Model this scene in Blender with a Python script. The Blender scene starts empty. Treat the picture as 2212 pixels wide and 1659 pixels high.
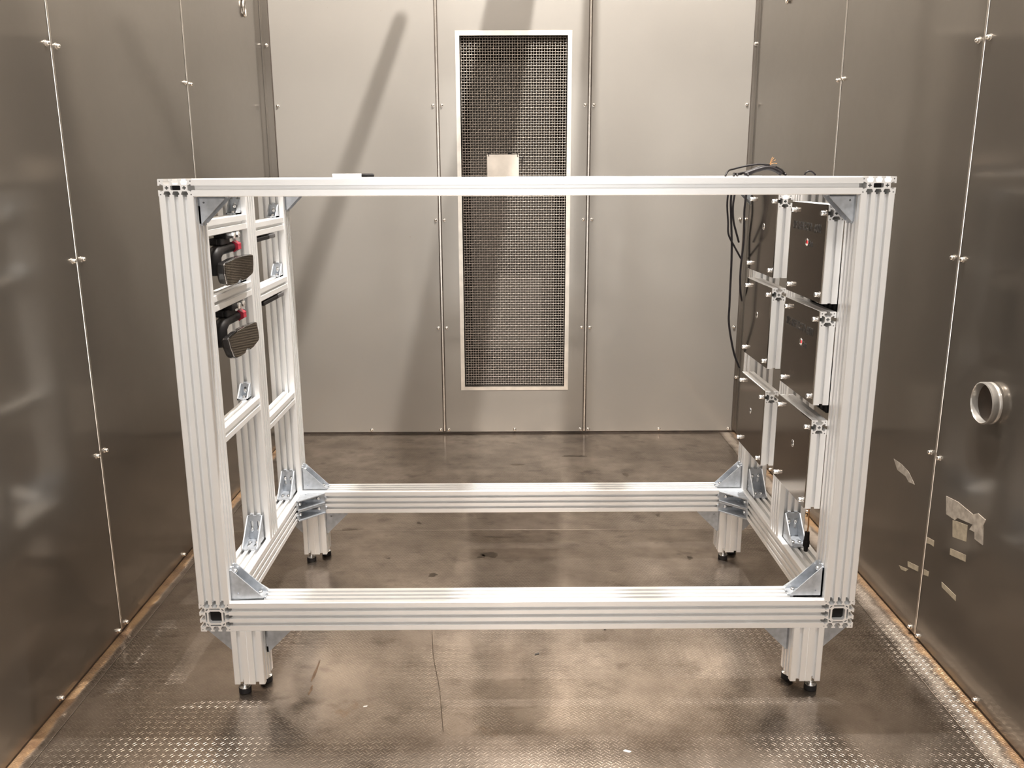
import bpy, bmesh, math, random
from mathutils import Vector, Matrix
from mathutils.geometry import tessellate_polygon

random.seed(7)
scene = bpy.context.scene
COL = scene.collection

# ------------------------------------------------------------------ camera
def cam_matrix(pos, pitch, yaw, roll):
    cy, sy = math.cos(yaw), math.sin(yaw); cp, sp = math.cos(pitch), math.sin(pitch)
    cr, sr = math.cos(roll), math.sin(roll)
    Rz = Matrix(((cy, -sy, 0), (sy, cy, 0), (0, 0, 1)))
    Rx = Matrix(((1, 0, 0), (0, cp, -sp), (0, sp, cp)))
    Ry = Matrix(((cr, 0, sr), (0, 1, 0), (-sr, 0, cr)))
    R = Rz @ Rx @ Ry
    r, f, u = R.col[0], R.col[1], R.col[2]
    M = Matrix(((r[0], u[0], -f[0]), (r[1], u[1], -f[1]), (r[2], u[2], -f[2]))).to_4x4()
    M.translation = Vector(pos)
    return M
cd = bpy.data.cameras.new('camera'); cam = bpy.data.objects.new('camera', cd); COL.objects.link(cam)
cd.sensor_fit = 'HORIZONTAL'; cd.sensor_width = 36.0; cd.lens = 1865.96 / 2212 * 36.0
cd.clip_start = 0.05; cd.clip_end = 60
cam.matrix_world = cam_matrix((0.798, -2.0221, 1.3304), -0.2381, -0.0039, 0.0036)
scene.camera = cam

# ------------------------------------------------------------------ world, lamps, exposure
w = bpy.data.worlds.new('workshop_light'); scene.world = w; w.use_nodes = True
w.node_tree.nodes['Background'].inputs[0].default_value = (1.0, 0.975, 0.945, 1)
w.node_tree.nodes['Background'].inputs[1].default_value = 3.1

ld = bpy.data.lights.new('high_bay_lamp', 'POINT'); ld.energy = 1600; ld.shadow_soft_size = 0.014; ld.color = (1.0, 0.96, 0.91)
lamp = bpy.data.objects.new('high_bay_lamp', ld); COL.objects.link(lamp); lamp.location = (1.24, 0.41, 4.35)
ld = bpy.data.lights.new('front_fill_light', 'AREA'); ld.shape = 'SQUARE'; ld.size = 0.9; ld.energy = 210; ld.color = (1.0, 0.97, 0.935)  # added fill light, out of view, brightens the frame's front faces
lamp = bpy.data.objects.new('front_fill_light', ld); COL.objects.link(lamp); lamp.location = (0.75, -2.0, 4.42)
lamp.rotation_euler = (Vector((0.8, 0.0, 0.5)) - Vector(lamp.location)).to_track_quat('-Z', 'Y').to_euler()
scene.view_settings.view_transform = 'Standard'
scene.view_settings.look = 'None'
scene.view_settings.gamma = 1.0
scene.view_settings.use_curve_mapping = False
scene.view_settings.exposure = -0.24

# ------------------------------------------------------------------ dimensions (metres)
W, D, ZB, ZT = 1.686, 0.878, 0.185, 1.323      # frame width, depth, underside of base, top
XL, XR, YB = -0.363, 1.989, 2.356              # chamber walls
YF, ZC = -3.0, 4.50                            # open front, ceiling
T = 0.08

# ------------------------------------------------------------------ materials
def nmat(name):
    m = bpy.data.materials.new(name); m.use_nodes = True
    nt = m.node_tree; return m, nt, nt.nodes['Principled BSDF']
def N(nt, t, **kw):
    n = nt.nodes.new(t)
    for k, v in kw.items():
        if k.startswith('i_'): n.inputs[int(k[2:])].default_value = v
        else: setattr(n, k, v)
    return n
def L(nt, a, b): nt.links.new(a, b)
def math_n(nt, op, a, b=None):
    n = nt.nodes.new('ShaderNodeMath'); n.operation = op
    for i, v in enumerate((a, b)):
        if v is None: continue
        if isinstance(v, (int, float)): n.inputs[i].default_value = v
        else: nt.links.new(v, n.inputs[i])
    return n.outputs[0]
def ramp(nt, fac, stops):
    r = nt.nodes.new('ShaderNodeValToRGB')
    el = r.color_ramp.elements
    while len(el) < len(stops): el.new(0.5)
    for e, (p, c) in zip(el, stops):
        e.position = p; e.color = c if len(c) == 4 else (*c, 1)
    nt.links.new(fac, r.inputs[0]); return r.outputs[0]
def mixc(nt, fac, a, b):
    n = nt.nodes.new('ShaderNodeMix'); n.data_type = 'RGBA'
    if isinstance(fac, (int, float)): n.inputs[0].default_value = fac
    else: nt.links.new(fac, n.inputs[0])
    for s, v in ((6, a), (7, b)):
        if isinstance(v, tuple): n.inputs[s].default_value = (*v[:3], 1)
        else: nt.links.new(v, n.inputs[s])
    return n.outputs[2]
def noise(nt, vec, scale, detail=3, rough=0.5):
    n = nt.nodes.new('ShaderNodeTexNoise'); n.inputs['Scale'].default_value = scale
    n.inputs['Detail'].default_value = detail; n.inputs['Roughness'].default_value = rough
    nt.links.new(vec, n.inputs['Vector']); return n.outputs['Fac']
def simple(name, col, metal=0.0, rough=0.5, var=0.06, scale=40, bump=0.0):
    m, nt, p = nmat(name)
    g = N(nt, 'ShaderNodeTexCoord')
    f = noise(nt, g.outputs['Object'], scale, 4)
    lo = tuple(max(0, c * (1 - var)) for c in col); hi = tuple(min(1, c * (1 + var)) for c in col)
    L(nt, ramp(nt, f, [(0.3, lo), (0.7, hi)]), p.inputs['Base Color'])
    p.inputs['Metallic'].default_value = metal; p.inputs['Roughness'].default_value = rough
    if bump:
        b = N(nt, 'ShaderNodeBump'); b.inputs['Strength'].default_value = bump; b.inputs['Distance'].default_value = 0.001
        L(nt, f, b.inputs['Height']); L(nt, b.outputs[0], p.inputs['Normal'])
    return m

def steel_wall(name, col, rough, wav=0.05, seed=0.0, clear=0.12, share=0.35, metal=1.0):
    m, nt, p = nmat(name)
    g = N(nt, 'ShaderNodeNewGeometry')
    off = N(nt, 'ShaderNodeVectorMath', operation='ADD'); L(nt, g.outputs['Position'], off.inputs[0])
    off.inputs[1].default_value = (seed, seed * 1.7, seed * 0.6)
    big = noise(nt, off.outputs[0], 1.6, 3)
    fine = noise(nt, off.outputs[0], 22, 6, 0.65)
    spot = noise(nt, off.outputs[0], 60, 2)
    c = ramp(nt, big, [(0.25, tuple(x * 0.93 for x in col)), (0.75, tuple(min(1, x * 1.05) for x in col))])
    sm = ramp(nt, spot, [(0.785, (0, 0, 0)), (0.83, (1, 1, 1))])
    c2 = mixc(nt, math_n(nt, 'MULTIPLY', sm, 0.5), c, (0.22, 0.17, 0.13))
    L(nt, c2, p.inputs['Base Color'])
    p.inputs['Metallic'].default_value = metal
    r = N(nt, 'ShaderNodeMapRange'); r.inputs[3].default_value = rough - 0.04; r.inputs[4].default_value = rough + 0.05
    L(nt, fine, r.inputs[0]); L(nt, r.outputs[0], p.inputs['Roughness'])
    b = N(nt, 'ShaderNodeBump'); b.inputs['Strength'].default_value = wav; b.inputs['Distance'].default_value = 0.05
    L(nt, noise(nt, off.outputs[0], 2.5, 1), b.inputs['Height']); L(nt, b.outputs[0], p.inputs['Normal'])
    # rolled sheet: a clear reflection inside a broad haze
    q = N(nt, 'ShaderNodeBsdfPrincipled'); q.inputs['Metallic'].default_value = 1.0; q.inputs['Roughness'].default_value = clear
    L(nt, c2, q.inputs['Base Color']); L(nt, b.outputs[0], q.inputs['Normal'])
    mx = N(nt, 'ShaderNodeMixShader'); mx.inputs[0].default_value = share
    L(nt, p.outputs[0], mx.inputs[1]); L(nt, q.outputs[0], mx.inputs[2]); L(nt, mx.outputs[0], nt.nodes['Material Output'].inputs[0])
    return m

M = {}
M['wall'] = steel_wall('stainless_wall', (0.26, 0.235, 0.207), 0.40, share=0.6, metal=0.88)
M['back'] = steel_wall('stainless_back_wall', (0.285, 0.267, 0.242), 0.40, 0.05, 3.1, share=0.30, metal=0.3)
M['trim'] = simple('trim_steel', (0.72, 0.67, 0.61), 1.0, 0.22, 0.08, 30)
M['frame_trim'] = simple('window_trim_steel', (0.74, 0.69, 0.62), 0.8, 0.35, 0.12, 18)
M['recess'] = simple('recess_dark', (0.06, 0.045, 0.035), 0.2, 0.7, 0.3, 20)
M['screw'] = simple('screw_steel', (0.75, 0.71, 0.66), 1.0, 0.18, 0.05, 60)
M['alu'] = simple('anodised_aluminium', (0.90, 0.899, 0.895), 0.64, 0.40, 0.025, 8)
M['zinc'] = simple('zinc_diecast', (0.44, 0.465, 0.50), 0.6, 0.42, 0.14, 60, 0.1)
M['bolt'] = simple('zinc_bolt', (0.80, 0.80, 0.80), 1.0, 0.22, 0.05, 60)
M['plate'] = simple('mirror_steel_plate', (0.25, 0.216, 0.184), 1.0, 0.14, 0.05, 6)
M['rubber'] = simple('black_rubber', (0.012, 0.011, 0.012), 0.0, 0.55, 0.3, 50)
M['blackplastic'] = simple('black_plastic', (0.008, 0.007, 0.007), 0.0, 0.5, 0.3, 50)
M['gloss'] = simple('gloss_black_housing', (0.012, 0.011, 0.011), 0.0, 0.12, 0.2, 50)
M['chrome'] = simple('chrome_bezel', (0.30, 0.29, 0.28), 1.0, 0.08, 0.05, 50)
M['glass'] = simple('mirror_glass', (0.30, 0.265, 0.215), 1.0, 0.05, 0.04, 80)
M['red'] = simple('red_plastic', (0.30, 0.012, 0.03), 0.0, 0.35, 0.15, 50)
M['grey'] = simple('dark_grey_plastic', (0.07, 0.068, 0.07), 0.1, 0.4, 0.15, 50)
M['cable'] = simple('cable_sheath', (0.012, 0.010, 0.011), 0.0, 0.42, 0.3, 60)
M['copper'] = simple('orange_wire', (0.38, 0.19, 0.07), 0.3, 0.45, 0.2, 60)
M['white'] = simple('white_plastic', (0.85, 0.84, 0.82), 0.0, 0.4, 0.03, 40)
M['ink'] = simple('marker_ink', (0.015, 0.012, 0.010), 0.0, 0.6, 0.3, 90)
M['tape'] = simple('masking_tape', (0.27, 0.225, 0.16), 0.0, 0.75, 0.22, 60, 0.2)
M['tape2'] = simple('foil_tape_residue', (0.31, 0.27, 0.225), 0.2, 0.6, 0.35, 45, 0.3)
M['wire'] = simple('mesh_wire', (0.27, 0.238, 0.205), 0.35, 0.35, 0.1, 60)
M['duct'] = simple('duct_sheet', (0.18, 0.155, 0.132), 0.4, 0.45, 0.12, 4)
M['duct_shaded'] = simple('shaded_duct_sheet', (0.050, 0.042, 0.034), 0.1, 0.7, 0.2, 6)  # duct sides, floor and roof: shade inside the duct put into the colour
M['tag'] = simple('blank_steel_tag', (0.66, 0.60, 0.53), 0.7, 0.42, 0.10, 14)
M['ceiling'] = simple('ceiling_sheet', (0.60, 0.56, 0.52), 0.8, 0.4, 0.05, 3)
M['stain'] = simple('dark_floor_stain', (0.10, 0.077, 0.056), 0.7, 0.36, 0.3, 30)
M['ruststain'] = simple('rust_stain', (0.21, 0.14, 0.09), 0.5, 0.45, 0.3, 30)
M['doorwall'] = simple('dark_door_wall', (0.10, 0.09, 0.08), 0.3, 0.5, 0.1, 3)
M['chip'] = simple('dark_chip', (0.03, 0.025, 0.02), 0.0, 0.6, 0.3, 80)
m, nt, p = nmat('red_led'); M['led'] = m  # lit
p.inputs['Base Color'].default_value = (0.9, 0.05, 0.05, 1)
p.inputs['Emission Color'].default_value = (1.0, 0.015, 0.02, 1); p.inputs['Emission Strength'].default_value = 3.0

for k_, sp_ in (('blackplastic', .18), ('cable', .2), ('rubber', .2)):
    M[k_].node_tree.nodes['Principled BSDF'].inputs['Specular IOR Level'].default_value = sp_

def floor_mat():
    m, nt, p = nmat('tread_plate_floor')
    g = N(nt, 'ShaderNodeNewGeometry'); P = g.outputs['Position']
    big = noise(nt, P, 2.2, 4, 0.55); mid = noise(nt, P, 9, 5, 0.6); fine = noise(nt, P, 55, 4, 0.6)
    st = N(nt, 'ShaderNodeMapping'); st.inputs['Scale'].default_value = (4.0, 6.0, 1); L(nt, P, st.inputs[0])
    streak = noise(nt, st.outputs[0], 2.0, 6, 0.65)
    c = ramp(nt, mid, [(0.28, (0.34, 0.28, 0.228)), (0.72, (0.66, 0.56, 0.47))])
    c = mixc(nt, ramp(nt, big, [(0.40, (0, 0, 0)), (0.70, (0.55, 0.55, 0.55))]), c, (0.25, 0.20, 0.16))
    # dark stains and rusty streaks
    c = mixc(nt, ramp(nt, streak, [(0.56, (0, 0, 0)), (0.74, (0.6, 0.6, 0.6))]), c, (0.09, 0.066, 0.042))
    rs = noise(nt, P, 3.7, 6, 0.7)
    sp = noise(nt, P, 5.5, 3, 0.5)
    c = mixc(nt, ramp(nt, sp, [(0.64, (0, 0, 0)), (0.74, (0.6, 0.6, 0.6))]), c, (0.085, 0.065, 0.045))
    c = mixc(nt, ramp(nt, rs, [(0.64, (0, 0, 0)), (0.74, (0.5, 0.5, 0.5))]), c, (0.26, 0.15, 0.065))
    # rust and lime along the two side walls
    sx = N(nt, 'ShaderNodeSeparateXYZ'); L(nt, P, sx.inputs[0])
    wob = math_n(nt, 'MULTIPLY', math_n(nt, 'SUBTRACT', noise(nt, P, 14, 4), 0.5), 0.045)
    dl = math_n(nt, 'ADD', math_n(nt, 'SUBTRACT', sx.outputs[0], XL), math_n(nt, 'MULTIPLY', wob, 0.5))
    dr = math_n(nt, 'ADD', math_n(nt, 'SUBTRACT', XR, sx.outputs[0]), wob)
    rl = ramp(nt, dl, [(0.0, (1, 1, 1)), (0.020, (1, 1, 1)), (0.030, (0, 0, 0))])
    rr = ramp(nt, dr, [(0.0, (1, 1, 1)), (0.012, (1, 1, 1)), (0.030, (0, 0, 0))])
    lr = ramp(nt, dr, [(0.020, (0, 0, 0)), (0.036, (1, 1, 1)), (0.060, (0.8, 0.8, 0.8)), (0.082, (0, 0, 0))])
    c = mixc(nt, math_n(nt, 'MULTIPLY', lr, ramp(nt, noise(nt, P, 6.0, 5, 0.65), [(0.42, (0.05, 0.05, 0.05)), (0.60, (0.9, 0.9, 0.9))])), c, (0.50, 0.42, 0.345))
    rust = ramp(nt, noise(nt, P, 18, 5), [(0.3, (0.12, 0.05, 0.015)), (0.64, (0.34, 0.195, 0.08))])
    edge = math_n(nt, 'MAXIMUM', rl, rr)
    c = mixc(nt, math_n(nt, 'MULTIPLY', edge, 0.85), c, rust)
    C_BASE = c
    met = math_n(nt, 'SUBTRACT', 0.93, math_n(nt, 'MULTIPLY', math_n(nt, 'MAXIMUM', edge, math_n(nt, 'MULTIPLY', lr, 0.5)), 0.6))
    L(nt, met, p.inputs['Metallic'])
    rg = N(nt, 'ShaderNodeMapRange'); rg.inputs[3].default_value = 0.29; rg.inputs[4].default_value = 0.42
    L(nt, math_n(nt, 'ADD', math_n(nt, 'MULTIPLY', mid, 0.6), math_n(nt, 'MULTIPLY', fine, 0.4)), rg.inputs[0])
    L(nt, rg.outputs[0], p.inputs['Roughness'])
    # tread: groups of three short bars, turned by 90 degrees from cell to cell
    rot = N(nt, 'ShaderNodeMapping'); rot.inputs['Rotation'].default_value = (0, 0, math.radians(45))
    rot.inputs['Scale'].default_value = (1 / 0.0150, 1 / 0.0150, 1); L(nt, P, rot.inputs[0])
    s2 = N(nt, 'ShaderNodeSeparateXYZ'); L(nt, rot.outputs[0], s2.inputs[0])
    fu = math_n(nt, 'FRACT', s2.outputs[0]); fv = math_n(nt, 'FRACT', s2.outputs[1])
    par = math_n(nt, 'FLOORED_MODULO', math_n(nt, 'ADD', math_n(nt, 'FLOOR', s2.outputs[0]), math_n(nt, 'FLOOR', s2.outputs[1])), 2.0)
    def bars(a, b):
        s = math_n(nt, 'MAXIMUM', math_n(nt, 'SINE', math_n(nt, 'MULTIPLY', a, 2 * math.pi * 2)), 0.0)
        e = math_n(nt, 'SUBTRACT', 1.0, math_n(nt, 'POWER', math_n(nt, 'ABSOLUTE', math_n(nt, 'MULTIPLY', math_n(nt, 'SUBTRACT', b, 0.5), 2.1)), 3.0))
        return math_n(nt, 'MULTIPLY', s, math_n(nt, 'MAXIMUM', e, 0.0))
    A = bars(fu, fv); B = bars(fv, fu)
    h = math_n(nt, 'ADD', math_n(nt, 'MULTIPLY', A, par), math_n(nt, 'MULTIPLY', B, math_n(nt, 'SUBTRACT', 1.0, par)))
    worn = ramp(nt, noise(nt, P, 2.8, 3), [(0.36, (0.12, 0.12, 0.12)), (0.60, (1, 1, 1))])
    hh = math_n(nt, 'ADD', math_n(nt, 'MULTIPLY', h, worn), math_n(nt, 'MULTIPLY', fine, 0.35))
    grime = math_n(nt, 'MULTIPLY', math_n(nt, 'SUBTRACT', 1.0, h), math_n(nt, 'MULTIPLY', worn, 0.36))
    c = mixc(nt, grime, C_BASE, (0.085, 0.066, 0.05))
    L(nt, c, p.inputs['Base Color'])
    b = N(nt, 'ShaderNodeBump'); b.inputs['Strength'].default_value = 0.60; b.inputs['Distance'].default_value = 0.0014
    L(nt, hh, b.inputs['Height'])
    b2 = N(nt, 'ShaderNodeBump'); b2.inputs['Strength'].default_value = 0.12; b2.inputs['Distance'].default_value = 0.03
    L(nt, noise(nt, P, 3.5, 2), b2.inputs['Height']); L(nt, b.outputs[0], b2.inputs['Normal'])
    L(nt, b2.outputs[0], p.inputs['Normal'])
    q = N(nt, 'ShaderNodeBsdfPrincipled'); q.inputs['Metallic'].default_value = 1.0; q.inputs['Roughness'].default_value = 0.15
    b3 = N(nt, 'ShaderNodeBump'); b3.inputs['Strength'].default_value = 0.10; b3.inputs['Distance'].default_value = 0.0014; L(nt, hh, b3.inputs['Height'])
    L(nt, c, q.inputs['Base Color']); L(nt, b3.outputs[0], q.inputs['Normal'])
    mx = N(nt, 'ShaderNodeMixShader')
    L(nt, math_n(nt, 'MULTIPLY', math_n(nt, 'SUBTRACT', 1.0, math_n(nt, 'MAXIMUM', edge, lr)), 0.58), mx.inputs[0])
    L(nt, p.outputs[0], mx.inputs[1]); L(nt, q.outputs[0], mx.inputs[2]); L(nt, mx.outputs[0], nt.nodes['Material Output'].inputs[0])
    return m
M['floor'] = floor_mat()

# ------------------------------------------------------------------ object helpers
def link(name, me, mat=None, parent=None):
    o = bpy.data.objects.new(name, me); COL.objects.link(o)
    if mat is not None and me is not None and not me.materials: me.materials.append(M[mat])
    if parent is not None: o.parent = parent
    return o
def empty(name, loc=(0, 0, 0)):
    o = bpy.data.objects.new(name, None); o.empty_display_size = 0.05; COL.objects.link(o); o.location = loc; return o
def tag(o, label, cat, group=None):
    o['label'] = label; o['category'] = cat
    if group: o['group'] = group
    return o
def struct(o): o['kind'] = 'structure'; return o
def bm_mesh(bm, name, smooth=False):
    bmesh.ops.recalc_face_normals(bm, faces=bm.faces)
    me = bpy.data.meshes.new(name); bm.to_mesh(me); bm.free()
    if smooth:
        for f in me.polygons: f.use_smooth = True
    return me
def axes(origin, x, y, z):
    """matrix whose columns are the given axes"""
    x, y, z = Vector(x), Vector(y), Vector(z)
    m = Matrix((( x[0], y[0], z[0]), (x[1], y[1], z[1]), (x[2], y[2], z[2]))).to_4x4()
    m.translation = Vector(origin); return m
def put(o, mat4):
    """place in world axes, relative to parent whose own transform is only a location"""
    if o.parent is not None: mat4 = Matrix.Translation(-o.parent.matrix_basis.translation) @ mat4
    o.matrix_basis = mat4; return o
def extrude(outer, holes, depth, bm=None, mat4=None):
    """prism of a 2-D outline with holes, from z=0 to z=depth, added to a bmesh"""
    bm = bm or bmesh.new(); mat4 = mat4 or Matrix.Identity(4)
    loops = [outer] + list(holes)
    flat = [Vector((a, b, 0)) for lp in loops for (a, b) in lp]
    lo = [bm.verts.new(mat4 @ v) for v in flat]; hi = [bm.verts.new(mat4 @ (v + Vector((0, 0, depth)))) for v in flat]
    tris = tessellate_polygon([[Vector((a, b, 0)) for (a, b) in lp] for lp in loops])
    for t in tris:
        try: bm.faces.new([lo[i] for i in t]); bm.faces.new([hi[i] for i in t])
        except ValueError: pass
    k = 0
    for lp in loops:
        n = len(lp)
        for i in range(n):
            a, b = k + i, k + (i + 1) % n
            bm.faces.new((lo[a], lo[b], hi[b], hi[a]))
        k += n
    return bm
def circle(cx, cy, r, n=16, r2=None, a0=0.0):
    r2 = r2 or r
    return [(cx + r * math.cos(a0 + 2 * math.pi * i / n), cy + r2 * math.sin(a0 + 2 * math.pi * i / n)) for i in range(n)]
def rect(x0, y0, x1, y1, c=0.0):
    if c <= 0: return [(x0, y0), (x1, y0), (x1, y1), (x0, y1)]
    return [(x0 + c, y0), (x1 - c, y0), (x1, y0 + c), (x1, y1 - c), (x1 - c, y1), (x0 + c, y1), (x0, y1 - c), (x0, y0 + c)]
def stadium(cx, cy, length, r, vertical=True, n=6):
    pts = []; h = length / 2 - r
    for s in (1, -1):
        for i in range(n + 1):
            a = (0 if s > 0 else math.pi) + math.pi * i / n
            px, py = r * math.cos(a), r * math.sin(a) + s * h
            pts.append((cx + px, cy + py) if vertical else (cx - py, cy + px))
    return pts
def add_box(bm, lo, hi, bev=0.0):
    g = bmesh.ops.create_cube(bm, size=1.0)
    vs = g['verts']
    for v in vs:
        v.co = Vector([(lo[i] + hi[i]) / 2 + v.co[i] * (hi[i] - lo[i]) for i in range(3)])
    if bev > 0:
        es = list({e for v in vs for e in v.link_edges})
        bmesh.ops.bevel(bm, geom=es, offset=bev, segments=2, affect='EDGES', profile=0.5)
def lathe(bm, prof, n=16, mat4=None):
    """profile [(r, z)] turned about z"""
    mat4 = mat4 or Matrix.Identity(4); rings = []
    for r, z in prof:
        if r < 1e-6: rings.append([bm.verts.new(mat4 @ Vector((0, 0, z)))])
        else: rings.append([bm.verts.new(mat4 @ Vector((r * math.cos(2 * math.pi * i / n), r * math.sin(2 * math.pi * i / n), z))) for i in range(n)])
    for a, b in zip(rings, rings[1:]):
        for i in range(n):
            j = (i + 1) % n
            if len(a) == 1 and len(b) > 1: bm.faces.new((a[0], b[i], b[j]))
            elif len(b) == 1 and len(a) > 1: bm.faces.new((a[i], a[j], b[0]))
            elif len(a) > 1: bm.faces.new((a[i], a[j], b[j], b[i]))
def catmull(pts, sub=8):
    P = [Vector(p) for p in pts]; P = [P[0] * 2 - P[1]] + P + [P[-1] * 2 - P[-2]]; out = []
    for i in range(1, len(P) - 2):
        p0, p1, p2, p3 = P[i - 1:i + 3]
        for k in range(sub):
            t = k / sub
            out.append(0.5 * ((2 * p1) + (p2 - p0) * t + (2 * p0 - 5 * p1 + 4 * p2 - p3) * t * t + (3 * p1 - p0 - 3 * p2 + p3) * t ** 3))
    out.append(P[-2].copy()); return out
def tube(bm, pts, rad, n=8, caps=True):
    rings = []; up = Vector((0, 0, 1)); prev = None
    for i, p in enumerate(pts):
        d = (pts[min(i + 1, len(pts) - 1)] - pts[max(i - 1, 0)]).normalized()
        if prev is None:
            a = d.orthogonal().normalized()
        else:
            a = (prev - d * prev.dot(d)).normalized()
        prev = a; b = d.cross(a)
        r = rad[i] if isinstance(rad, (list, tuple)) else rad
        rings.append([bm.verts.new(p + (a * math.cos(2 * math.pi * k / n) + b * math.sin(2 * math.pi * k / n)) * r) for k in range(n)])
    for A, B in zip(rings, rings[1:]):
        for k in range(n):
            j = (k + 1) % n; bm.faces.new((A[k], A[j], B[j], B[k]))
    if caps: bm.faces.new(rings[0]); bm.faces.new(rings[-1])

# ------------------------------------------------------------------ aluminium profiles
MM = 0.001
def side(p0, p1, slots, ow=5.0, uw=8.0, lip=4.2, d1=7.0, bw=4.6, depth=13.0):
    """outline points from p0 to p1 (mm) with T slots cut in at the given distances"""
    p0 = Vector(p0); p1 = Vector(p1); d = (p1 - p0).normalized(); n = Vector((-d.y, d.x))   # inward for a CCW outline
    out = []
    for s in slots:
        for t, q in ((-ow, 0), (-ow, lip), (-uw, lip + 0.6), (-uw, d1), (-bw, depth), (bw, depth), (uw, d1), (uw, lip + 0.6), (ow, lip), (ow, 0)):
            v = p0 + d * (s + t) + n * q; out.append((v.x * MM, v.y * MM))
    return out
def profile_outline(w_, h_, sx, sy, **kw):
    c = 1.6; o = []
    def cor(x, y, a, b): return [(x * MM + a[0] * c * MM, y * MM + a[1] * c * MM), (x * MM + b[0] * c * MM, y * MM + b[1] * c * MM)]
    o += cor(0, 0, (0, 1), (1, 0)); o += side((0, 0), (w_, 0), sx, **kw)
    o += cor(w_, 0, (-1, 0), (0, 1)); o += side((w_, 0), (w_, h_), sy, **kw)
    o += cor(w_, h_, (0, -1), (-1, 0)); o += side((w_, h_), (0, h_), sx, **kw)
    o += cor(0, h_, (1, 0), (0, -1)); o += side((0, h_), (0, 0), sy, **kw)
    return o
def star(cx, cy, r=2.4, q=0.45):
    return [((cx + (r if i % 2 == 0 else r * q) * math.cos(math.pi / 4 + i * math.pi / 4)) * MM,
             (cy + (r if i % 2 == 0 else r * q) * math.sin(math.pi / 4 + i * math.pi / 4)) * MM) for i in range(8)]
def cross_hole(cx, cy, r=4.6):
    o = []
    for k in range(4):
        a = k * math.pi / 2
        for da, rr in ((-0.42, r), (0.42, r), (math.pi / 4, r * 0.36)):
            o.append(((cx + rr * math.cos(a + da)) * MM, (cy + rr * math.sin(a + da)) * MM))
    return o
PROF = {}
PROF['40x40'] = (profile_outline(40, 40, [20], [20], ow=4.6, uw=9.4, d1=8.0, bw=6.0, depth=12.6),
                 [star(x, y) for x in (5.2, 34.8) for y in (5.2, 34.8)] + [cross_hole(20, 20)])
PROF['80x40'] = (profile_outline(80, 40, [20, 40, 60], [20], depth=12.4, bw=5.4),
                 [star(x, y) for x in (5.2, 74.8) for y in (5.2, 34.8)] + [cross_hole(20, 20), cross_hole(60, 20), [(a * MM, b * MM) for a, b in rect(28.5, 14.8, 51.5, 25.2, 1.5)]])
def mmr(*a): return [(x * MM, y * MM) for x, y in rect(*a)]
def diag_slot(cx, cy, ang, ln=8.0, r=1.7):
    return [((cx + (x * math.cos(ang) - y * math.sin(ang))) * MM, (cy + (x * math.sin(ang) + y * math.cos(ang))) * MM) for x, y in stadium(0, 0, ln, r, True, 4)]
PROF['80x80'] = (profile_outline(80, 80, [20, 40, 60], [20, 40, 60], depth=14.0, bw=4.8),
                 [star(x, y) for x in (5.4, 74.6) for y in (5.4, 74.6)] +
                 [mmr(23.5, 23.5, 56.5, 56.5, 4.5), mmr(26, 15.2, 54, 19.2, 1.5), mmr(26, 60.8, 54, 64.8, 1.5), mmr(15.2, 26, 19.2, 54, 1.5), mmr(60.8, 26, 64.8, 54, 1.5),
                  diag_slot(19.6, 19.6, math.radians(45)), diag_slot(60.4, 60.4, math.radians(45)), diag_slot(60.4, 19.6, math.radians(-45)), diag_slot(19.6, 60.4, math.radians(-45))])
PM = {}
def bar(name, kind, length, mat4, parent):
    """extrusion along local z starting at the matrix origin; local x,y are the section's axes"""
    key = (kind, round(length, 4))
    if key not in PM:
        me = bm_mesh(extrude(PROF[kind][0], PROF[kind][1], length), 'profile_' + kind); me.materials.append(M['alu']); PM[key] = me
    return put(link(name, PM[key], None, parent), mat4)
X, Y, Z = Vector((1, 0, 0)), Vector((0, 1, 0)), Vector((0, 0, 1))
def bar_z(name, kind, x, y, z0, z1, parent, turn=False):
    if turn: return bar(name, kind, z1 - z0, axes((x, y, z0), Y, -X, Z), parent)     # long side along y; caller gives x of the far edge
    return bar(name, kind, z1 - z0, axes((x, y, z0), X, Y, Z), parent)
def bar_y(name, kind, x, z, y0, y1, parent):
    # section x along world -x so that the frame stays right-handed
    wid = 0.08 if kind.startswith('80') else 0.04
    return bar(name, kind, y1 - y0, axes((x + wid, y0, z), -X, Z, Y), parent)
def bar_x(name, kind, y, z, x0, x1, parent):
    return bar(name, kind, x1 - x0, axes((x0, y, z), Y, Z, X), parent)

# ------------------------------------------------------------------ screws and bolts
def mesh_of(fn, name, mat, smooth=True):
    bm = bmesh.new(); fn(bm); me = bm_mesh(bm, name, smooth); me.materials.append(M[mat])
    return me
def sharp(me, ang=35):
    bm = bmesh.new(); bm.from_mesh(me)
    for e in bm.edges:
        if len(e.link_faces) == 2: e.smooth = e.calc_face_angle(0) < math.radians(ang)
    bm.to_mesh(me); bm.free(); return me
ME_SCREW = sharp(mesh_of(lambda b: lathe(b, [(0, -.004), (.0085, -.004), (.0085, .0012), (.0062, .0016), (.0062, .0065), (.0054, .0092), (.0034, .0110), (0, .0118)], 14), 'cap_screw', 'screw'))
ME_BTN = sharp(mesh_of(lambda b: lathe(b, [(0, -.002), (.0068, -.002), (.0068, .0012), (.0056, .0044), (.0038, .0056), (.0026, .0056), (.0024, .0030), (0, .0030)], 14), 'button_bolt', 'bolt'))
ME_SOCK = sharp(mesh_of(lambda b: lathe(b, [(0, 0), (.0078, 0), (.0078, .0015), (.0046, .0016), (.0046, .0030), (.0060, .0030), (.0060, .0112), (.0055, .012), (.0032, .012), (.0030, .008), (0, .008)], 14), 'socket_bolt', 'bolt'))

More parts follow.
